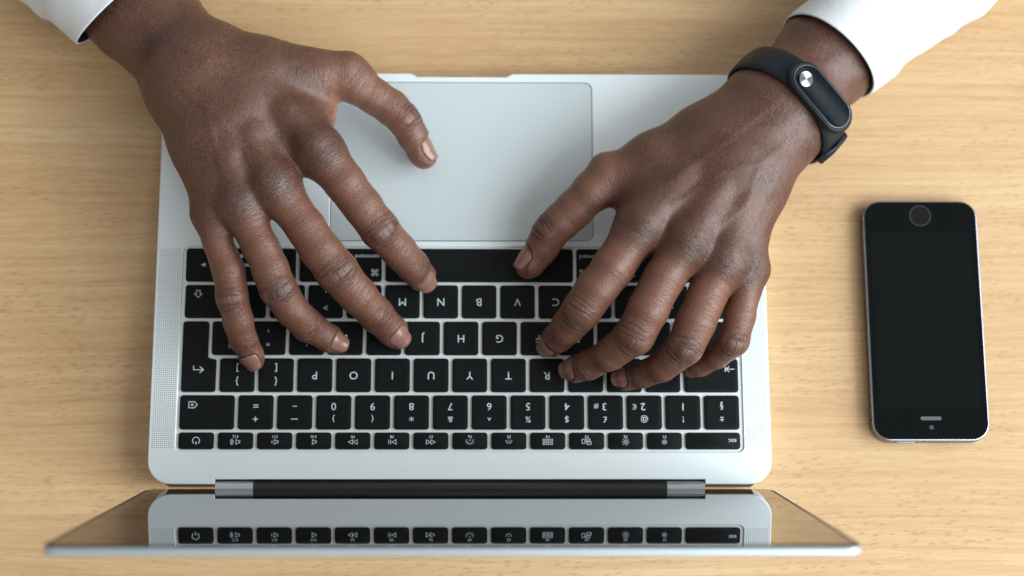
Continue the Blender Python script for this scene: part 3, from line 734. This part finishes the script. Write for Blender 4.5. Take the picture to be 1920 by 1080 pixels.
RIGHT = dict(veins=[[(395, 130), (430, 150), (500, 195), (548, 212)], [(340, 170), (395, 215), (450, 275), (478, 320)], [(330, 90), (395, 130)], [(395, 215), (410, 290), (425, 340)]], lie=-0.8, axis=((372, 140, 33), (515, 348, 42)),
  fingers={
    'pinky': [(394, 400, 34, 66), (408, 455, 34, 58), (430, 510, 33, 63), (436, 557, 31, 62), (446, 602, 24, 58), (457, 638, 15, 56), (470, 664, 9.5, 52), (476, 675, 7.5, 46)],
    'ring': [(450, 385, 39, 78), (490, 465, 39, 70), (507, 505, 38, 71), (521, 540, 35, 73), (547, 581, 27, 66), (578, 611, 18, 64), (613, 632, 11, 58), (633, 643, 7.5, 48)],
    'middle': [(515, 350, 42, 84), (572, 425, 42, 78), (604, 472, 40, 80), (632, 509, 37, 82), (672, 555, 29, 74), (706, 590, 19, 70), (734, 619, 11, 64), (746, 631, 8, 54)],
    'index': [(600, 285, 42, 86), (648, 345, 42, 80), (682, 390, 39, 77), (712, 430, 35, 77), (747, 469, 26, 67), (774, 499, 17, 67), (789, 518, 10.5, 60), (794, 525, 8.5, 52)],
    'thumb': [(560, 142, 32, 92), (612, 139, 31, 88), (648, 143, 30, 82), (671, 160, 28, 74), (702, 181, 25, 68), (735, 203, 22, 66), (757, 224, 20, 64), (774, 256, 16, 56), (789, 285, 12, 50), (796, 295, 11, 46)],
  },
  palm=[
    ([(130, -115, 8, 154), (270, 0, 22, 154), (382, 128, 33, 146)], 14),
    ([(95, -75, 6, 126), (236, 30, 22, 124), (348, 168, 32, 112), (372, 240, 32, 92)], 14),
    ([(372, 140, 33, 158), (470, 165, 38, 110), (597, 280, 41, 90)], 12),
    ([(372, 140, 33, 158), (440, 230, 41, 104), (515, 348, 42, 88)], 12),
    ([(362, 160, 33, 140), (400, 260, 39, 100), (450, 380, 40, 82)], 12),
    ([(358, 180, 31, 104), (378, 280, 34, 84), (398, 395, 34, 70)], 12),
    ([(420, 110, 32, 110), (500, 132, 32, 96), (570, 140, 31, 92)], 12),
    ([(500, 140, 24, 90), (590, 210, 26, 80)], 14),
    ([(480, 180, 24, 110), (560, 260, 28, 80)], 14),
  ],
  extra=[([(598, 280, 48, 62), (606, 292, 48, 58)], 7), ([(513, 344, 49, 60), (520, 356, 48, 54)], 7), ([(448, 380, 45, 54), (454, 392, 44, 48)], 7), ([(650, 134, 31, 66), (660, 138, 30, 64)], 6),
         ([(410, 140, 40, 20), (470, 250, 49.7, 22), (507, 335, 52, 26)], 7), ([(440, 130, 38, 20), (535, 210, 48.0, 22), (590, 268, 51, 26)], 7), ([(390, 175, 41, 18), (430, 290, 49, 20), (446, 368, 48, 24)], 7)],
  up={'thumb': (0.85, 0.2, 0.55), 'pinky': (-0.35, 0.0, 1.0)},
  joints={'pinky': [(3, .8, 4), (5, .5, 2)], 'ring': [(3, .9, 5), (5, .4, 2)], 'middle': [(3, 1.0, 6), (5, .4, 3)], 'index': [(3, 1.0, 6), (5, .4, 3)], 'thumb': [(6, .9, 5)]},
  mcp=[(600, 285, 50, 8, .8), (515, 350, 50, 8, .9), (447, 384, 46, 8, .7), (396, 410, 42, 8, .5), (660, 112, 32, 8, .2)],
  pale=[(648, 215, 22, 13, .9), (700, 215, 14, 12, .6)],
  nails={'pinky': (-1.0, 0, 9.0, 9.2), 'ring': (-1.0, 0, 10, 9.6), 'middle': (-1.0, .0, 11.4, 10.6), 'index': (-1.0, .0, 11, 10.2), 'thumb': (-2.0, 0, 11, 12)},
)
LEFT = dict(veins=[[(1490, 262), (1420, 322), (1392, 395), (1335, 440)], [(1440, 210), (1375, 262), (1322, 300), (1250, 352)], [(1420, 322), (1350, 335), (1262, 392)], [(1455, 330), (1425, 400), (1388, 460)]], lie=0.8, axis=((1462, 210, 31), (1292, 450, 44)),
  fingers={
    'pinky': [(1408, 505, 36, 72), (1398, 545, 36, 60), (1388, 590, 36, 60), (1376, 638, 33, 60), (1345, 668, 22, 50), (1312, 684, 12, 48), (1296, 690, 8, 44)],
    'ring': [(1362, 485, 41, 86), (1330, 545, 41, 76), (1306, 600, 40, 78), (1284, 650, 36, 74), (1240, 688, 25, 58), (1204, 702, 15, 52), (1176, 709, 9, 50), (1163, 711, 7.5, 42)],
    'middle': [(1290, 455, 44, 90), (1245, 520, 44, 80), (1214, 582, 42, 80), (1189, 630, 37, 78), (1140, 667, 26, 62), (1104, 684, 16, 58), (1080, 692, 10, 54), (1070, 694, 8, 48)],
    'index': [(1200, 425, 42, 90), (1150, 500, 42, 82), (1119, 541, 39, 80), (1090, 582, 34, 77), (1064, 615, 24, 66), (1046, 634, 15, 58), (1034, 645, 9.5, 52), (1029, 649, 8, 46)],
    'thumb': [(1230, 300, 34, 100), (1142, 332, 31, 78), (1108, 362, 29, 76), (1078, 392, 25, 72), (1052, 415, 22, 70), (1034, 432, 19, 68), (1014, 468, 13, 60), (994, 494, 9.5, 52), (989, 500, 9, 46)],
  },
  palm=[
    ([(1690, -70, 8, 146), (1556, 86, 21, 154), (1452, 196, 31, 158)], 14),
    ([(1712, -32, 8, 116), (1569, 116, 19, 118), (1468, 230, 30, 116), (1424, 290, 32, 86)], 14),
    ([(1462, 200, 31, 160), (1350, 270, 40, 110), (1205, 418, 42, 92)], 12),
    ([(1462, 210, 31, 160), (1385, 310, 42, 108), (1292, 450, 44, 92)], 12),
    ([(1466, 225, 31, 150), (1420, 330, 39, 104), (1360, 482, 41, 86)], 12),
    ([(1450, 250, 30, 84), (1416, 360, 34, 68), (1400, 498, 37, 62)], 12),
    ([(1410, 205, 31, 110), (1320, 255, 33, 100), (1225, 300, 34, 98)], 12),
    ([(1300, 300, 28, 100), (1190, 370, 30, 76)], 14),
    ([(1330, 320, 28, 100), (1230, 390, 32, 76)], 14),
  ],
  extra=[([(1203, 420, 48, 66), (1196, 432, 47, 58)], 7), ([(1292, 450, 51, 62), (1287, 462, 50, 56)], 7), ([(1362, 482, 47, 56), (1357, 494, 46, 50)], 7), ([(1136, 318, 30, 58), (1128, 336, 30, 56)], 6),
         ([(1450, 215, 41, 20), (1350, 355, 51.2, 22), (1296, 440, 53, 26)], 7), ([(1420, 215, 40, 20), (1290, 330, 48.3, 22), (1210, 412, 51, 26)], 7), ([(1450, 262, 41, 18), (1398, 385, 49, 20), (1364, 474, 49, 24)], 7)],
  up={'thumb': (-0.85, 0.2, 0.6), 'pinky': (0.2, 0.0, 1.0)},
  joints={'pinky': [(3, .8, 4)], 'ring': [(3, 1.0, 5), (5, .3, 2)], 'middle': [(3, 1.0, 6), (5, .3, 2)], 'index': [(3, 1.0, 6), (5, .3, 3)], 'thumb': [(5, 1.0, 5)]},
  mcp=[(1200, 425, 50, 8, .6), (1296, 462, 52, 9, .95), (1358, 490, 47, 8, .7), (1408, 505, 42, 8, .6)],
  pale=[(1125, 395, 20, 12, .5)],
  nails={'ring': (-1.0, 0, 9.2, 9), 'middle': (-1.0, 0, 10.6, 9.6), 'index': (-1.0, 0, 10.2, 9.4), 'thumb': (-2.0, 0, 11, 12.5)},
)
arm_r, VR = build_arm(RIGHT, person, 3)
arm_l, VL = build_arm(LEFT, person, 8)
arm_r['label'] = 'bare right hand with spread fingers'; arm_l['label'] = 'left hand with curled fingers wearing the band'

# ------------------------------------------------------------------ sleeves
def frame_axis(a, b):
    t = (b - a) / np.linalg.norm(b - a); up = np.array([0, 0, 1.0]); u = up - t * (up @ t); u /= np.linalg.norm(u)
    return t, u, np.cross(t, u)
def sleeve(name, axis, label, seed, skv=0.0, sku=0.0):
    """axis: (px, py, z, half width mm, half height mm) from the cuff rim up the arm"""
    rng = np.random.RandomState(seed); pts = [P(a[0], a[1], a[2]) if abs(a[1]) < 9000 else np.array([a[0], a[1] - 9999, a[2]]) for a in axis]; n = 64
    L = np.r_[0, np.cumsum([np.linalg.norm(pts[i + 1] - pts[i]) for i in range(len(pts) - 1)])]
    prof = np.r_[np.linspace(0, 6, 4), np.linspace(9, L[-1], 60)]
    ph = rng.uniform(0, 6, 8)
    def ring(s, off):
        c = np.array([np.interp(s, L, [p[d] for p in pts]) for d in range(3)]); a = np.interp(s, L, [q[3] for q in axis]); b = np.interp(s, L, [q[4] for q in axis])
        cen = lambda q: np.array([np.interp(q, L, [p[d] for p in pts]) for d in range(3)])
        t, u, v = frame_axis(cen(max(s - 22, 0)) if s > 80 else pts[0], cen(min(s + 22, L[-1])) if s > 80 else pts[1]); out = []
        for k in range(n):
            w = 2 * math.pi * k / n
            fold = (1.2 * math.sin(s * .09 + 2 * w + ph[0]) + .8 * math.sin(s * .17 - 3 * w + ph[1]) + .5 * math.sin(s * .31 + 4 * w + ph[2])) * min(1, s / 25)
            out.append(c + v * (a + off + fold) * math.cos(w) + u * (b + off + fold) * math.sin(w) - t * ((skv * math.cos(w) + sku * math.sin(w) + .6 * math.sin(2 * w + ph[3])) * max(0, 1 - s / 45)))
        return out
    prof = np.r_[0.6, 3, 6, np.linspace(8, L[-1], 110)]
    rings = [ring(s, -1.0) for s in (45, 25, 10, 2)] + [ring(0.0, -0.95), ring(-0.25, -.5), ring(0.0, -.08)] + [ring(s, 0) for s in prof]
    def skin_rings(rings):
        Fc = []
        for k in range(len(rings) - 1):
            for i in range(n): j = (i + 1) % n; Fc.append((k * n + i, k * n + j, (k + 1) * n + j, (k + 1) * n + i))
        return [tuple(p) for r in rings for p in r], Fc
    o = from_data(name, *skin_rings(rings), M_CLOTH, person, True); o['label'] = label
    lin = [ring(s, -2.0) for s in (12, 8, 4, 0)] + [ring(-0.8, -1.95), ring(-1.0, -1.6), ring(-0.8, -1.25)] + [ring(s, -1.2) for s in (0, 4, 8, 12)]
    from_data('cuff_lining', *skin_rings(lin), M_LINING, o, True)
    return o
sleeve('shirt_sleeve', [(226, 14, 25, 28.2, 28), (80, -105, 16, 29.5, 28), (-60, -215, 12, 34, 27), (-300, -400, 12, 40, 30), (-345, 9999 + 420, 60, 48, 44), (-262, 9999 + 500, 230, 58, 56), (-195, 9999 + 540, 345, 62, 62)], 'white cuff at the top left', 2, 4.0, 12.0)
sleeve('shirt_sleeve', [(1552, 106, 24, 28, 28), (1640, 36, 19, 28.5, 28), (1800, -95, 12, 33, 27), (2060, -300, 12, 38, 30), (350, 9999 + 420, 60, 48, 44), (265, 9999 + 500, 230, 58, 56), (195, 9999 + 540, 345, 62, 62)], 'white cuff at the top right', 5, -4.0, 1.0)

# the shirt front behind the desk edge, above the picture: it keeps the light off the near side of the desk
V, Fc = [], []; secs = [(-330, 170, 112, 600), (-120, 172, 112, 598), (20, 180, 118, 588), (150, 192, 122, 575), (270, 208, 116, 560), (350, 205, 100, 552), (395, 172, 84, 548), (425, 112, 70, 545), (440, 66, 60, 545), (470, 60, 57, 540)]
for z, a, b, cy in secs:
    for k in range(48):
        w = 2 * math.pi * k / 48; f_ = 3 * math.sin(5 * w + z * .03) + 2 * math.sin(9 * w - z * .05)
        V.append(((a + f_) * math.cos(w), cy + (b + f_) * math.sin(w), z))
for k in range(len(secs) - 1):
    for i in range(48): j = (i + 1) % 48; Fc.append((k * 48 + i, k * 48 + j, (k + 1) * 48 + j, (k + 1) * 48 + i))
from_data('shirt_front', V, Fc, M_CLOTH, person, True)

# ------------------------------------------------------------------ wristband
band = tag(empty('fitness_band', P(1500, 190, 30) * MM), 'black fitness band with round silver touch button worn on the left wrist', 'fitness band')
wc = P(1474, 196, 31); ax_t = P(1575, 92, 22) - P(1462, 200, 31); ax_t /= np.linalg.norm(ax_t)
bu = np.array([0, 0, 1.0]) - ax_t * ax_t[2]; bu /= np.linalg.norm(bu); bv = np.cross(ax_t, bu)      # bu up, bv across
nA = 96
def wrist_r(ang, w):
    dv = bu * math.cos(ang) + bv * math.sin(ang); c = wc + ax_t * w; rel = VL - c; al = rel @ dv
    per = np.linalg.norm(rel - al[:, None] * dv, axis=1); ok = (al > 0) & (per < 2.0)
    return al[ok].mean() if ok.any() else np.nan
rad0 = np.array([max(np.nanmax([wrist_r(2 * math.pi * i / nA, w) for w in (-5, 0, 5)]), 10) for i in range(nA)])
rs = np.fft.ifft(np.fft.fft(rad0) * (np.minimum(np.arange(nA), nA - np.arange(nA)) < 7)).real + 0.9
def band_pt(ang, w, off):
    r = np.interp(ang % (2 * math.pi), np.arange(nA + 1) * 2 * math.pi / nA, np.r_[rs, rs[0]]) + off
    return wc + ax_t * w + r * (bu * math.cos(ang) + bv * math.sin(ang))
prof = [(-8.0, 0), (-8.2, .8), (-7.6, 1.7), (-5, 2.1), (0, 2.25), (5, 2.1), (7.6, 1.7), (8.2, .8), (8.0, 0), (0, -.2)]
V = [tuple(band_pt(2 * math.pi * i / nA, w, o)) for i in range(nA) for w, o in prof]; m_ = len(prof); Fc = []
for i in range(nA):
    for k in range(m_): Fc.append((i * m_ + k, i * m_ + (k + 1) % m_, ((i + 1) % nA) * m_ + (k + 1) % m_, ((i + 1) % nA) * m_ + k))
from_data('strap', V, Fc, M_STRAP, band, True)
# where on the ring the capsule sits
ccap = P(1538, 182, 55); cang = math.atan2((ccap - wc) @ bv, (ccap - wc) @ bu)
def capsule(name, hl, hw, h0, h1, bev, m, parent, inner=None, c_ang=0.0):
    """pill-shaped slab bent gently over the wrist"""
    c = band_pt(cang, 0, 0); tl = cang * 0.55; out = bu * math.cos(tl) + bv * math.sin(tl); alg = -bu * math.sin(tl) + bv * math.cos(tl)
    lp = arc(hl - hw, 0, hw, -90, 90, 14) + arc(-(hl - hw), 0, hw, 90, 270, 14)
    o = slab(name, [lp] + ([inner] if inner else []), h0, h1, bev, m, parent, 3)
    for v in o.data.vertices:
        x, y, z = v.co / MM
        v.co = Vector((c + alg * x + ax_t * y + out * (z - 0.0055 * x * x)) * MM)
    return o, c, out, alg
M_RIM = mat('capsule_rim', (0.035, 0.05, 0.065), 0.25, spec=0.5)
M_DISPLAY = mat('band_display', (0.004, 0.006, 0.009), 0.2, spec=0.07); dusty(M_DISPLAY, 420, (0.14, 0.16, 0.18), 0.8, 0.2)
pill = lambda hl, hw: arc(hl - hw, 0, hw, -90, 90, 14) + arc(-(hl - hw), 0, hw, 90, 270, 14)
capsule('capsule_holder', 20.2, 8.9, 0.3, 4.6, 1.3, M_STRAP, band)
capsule('rim', 18.2, 7.7, 4.2, 5.15, 0.3, M_RIM, band, pill(17.4, 6.9))
dsp, cc_, out_, alg_ = capsule('display', 17.35, 6.85, 4.0, 5.0, 0.15, M_DISPLAY, band)
sgn = 1 if (alg_ @ (P(1508, 147, 60) - cc_)) > 0 else -1
M_BTN = mat('touch_button', (0.30, 0.31, 0.33), 0.22, 1.0)
Nb = NT(M_BTN); sx_ = Nb.n('ShaderNodeSeparateXYZ'); Nb.l(Nb.coord(), sx_.inputs[0])        # fine turned rings
rr_ = Nb.math('SQRT', Nb.math('ADD', Nb.math('MULTIPLY', sx_.outputs[0], sx_.outputs[0]), Nb.math('MULTIPLY', sx_.outputs[1], sx_.outputs[1])))
sl_ = Nb.math('DIVIDE', Nb.math('MULTIPLY', Nb.math('SIGN', Nb.math('SINE', Nb.math('MULTIPLY', rr_, 2 * math.pi / 0.00022))), 0.33), rr_)
cb_ = Nb.n('ShaderNodeCombineXYZ'); Nb.l(Nb.math('MULTIPLY', sx_.outputs[0], sl_), cb_.inputs[0]); Nb.l(Nb.math('MULTIPLY', sx_.outputs[1], sl_), cb_.inputs[1]); cb_.inputs[2].default_value = 1.0
vt_ = Nb.n('ShaderNodeVectorTransform', vector_type='NORMAL', convert_from='OBJECT', convert_to='WORLD'); Nb.l(cb_.outputs[0], vt_.inputs[0])
nz_ = Nb.n('ShaderNodeVectorMath', operation='NORMALIZE'); Nb.l(vt_.outputs[0], nz_.inputs[0]); Nb.l(nz_.outputs[0], Nb.b.inputs['Normal'])
bpos = cc_ - ax_t * 0.9 + alg_ * (sgn * 11.4) + out_ * (5.02 - 0.0055 * 11.6 ** 2)
btn_me = bpy.data.meshes.new('touch_button'); bmx = bmesh.new()
vs = [bmx.verts.new((3.7 * MM * math.cos(2 * math.pi * i / 48), 3.7 * MM * math.sin(2 * math.pi * i / 48), 0.0)) for i in range(48)]
lo = [bmx.verts.new((v.co.x, v.co.y, -.0004)) for v in vs]
bmx.faces.new(vs)
for i in range(48): bmx.faces.new((vs[i], lo[i], lo[(i + 1) % 48], vs[(i + 1) % 48]))
bmx.to_mesh(btn_me); bmx.free()
btn = mesh_obj('touch_button', btn_me, M_BTN, dsp)
zz = Vector(out_ + alg_ * (-2 * 0.0055 * 11.6 * -sgn) * -1).normalized(); xx = Vector(alg_); xx = (xx - zz * xx.dot(zz)).normalized(); yy = zz.cross(xx)
btn.matrix_world = Matrix.Translation(Vector(bpos + out_ * .04) * MM) @ Matrix((xx, yy, zz)).transposed().to_4x4()
# clasp loop at the outer side of the wrist
ca = cang + sgn * -0.0
tgt = P(1560, 272, 30); kang = math.atan2((tgt - wc) @ bv, (tgt - wc) @ bu)
V = []; prof2 = [(-8.6, -.3), (-8.8, 1.4), (-8.0, 3.2), (0, 3.8), (8.0, 3.2), (8.8, 1.4), (8.6, -.3), (0, 2.0)]
for i in range(9):
    a = kang + (i - 4) * 0.035
    V += [tuple(band_pt(a, w, o + .6)) for w, o in prof2]
Fc = [(i * 8 + k, i * 8 + (k + 1) % 8, (i + 1) * 8 + (k + 1) % 8, (i + 1) * 8 + k) for i in range(8) for k in range(8)] + [tuple(range(8))[::-1], tuple(range(64, 72))]
from_data('clasp_loop', V, Fc, M_STRAP, band, True)
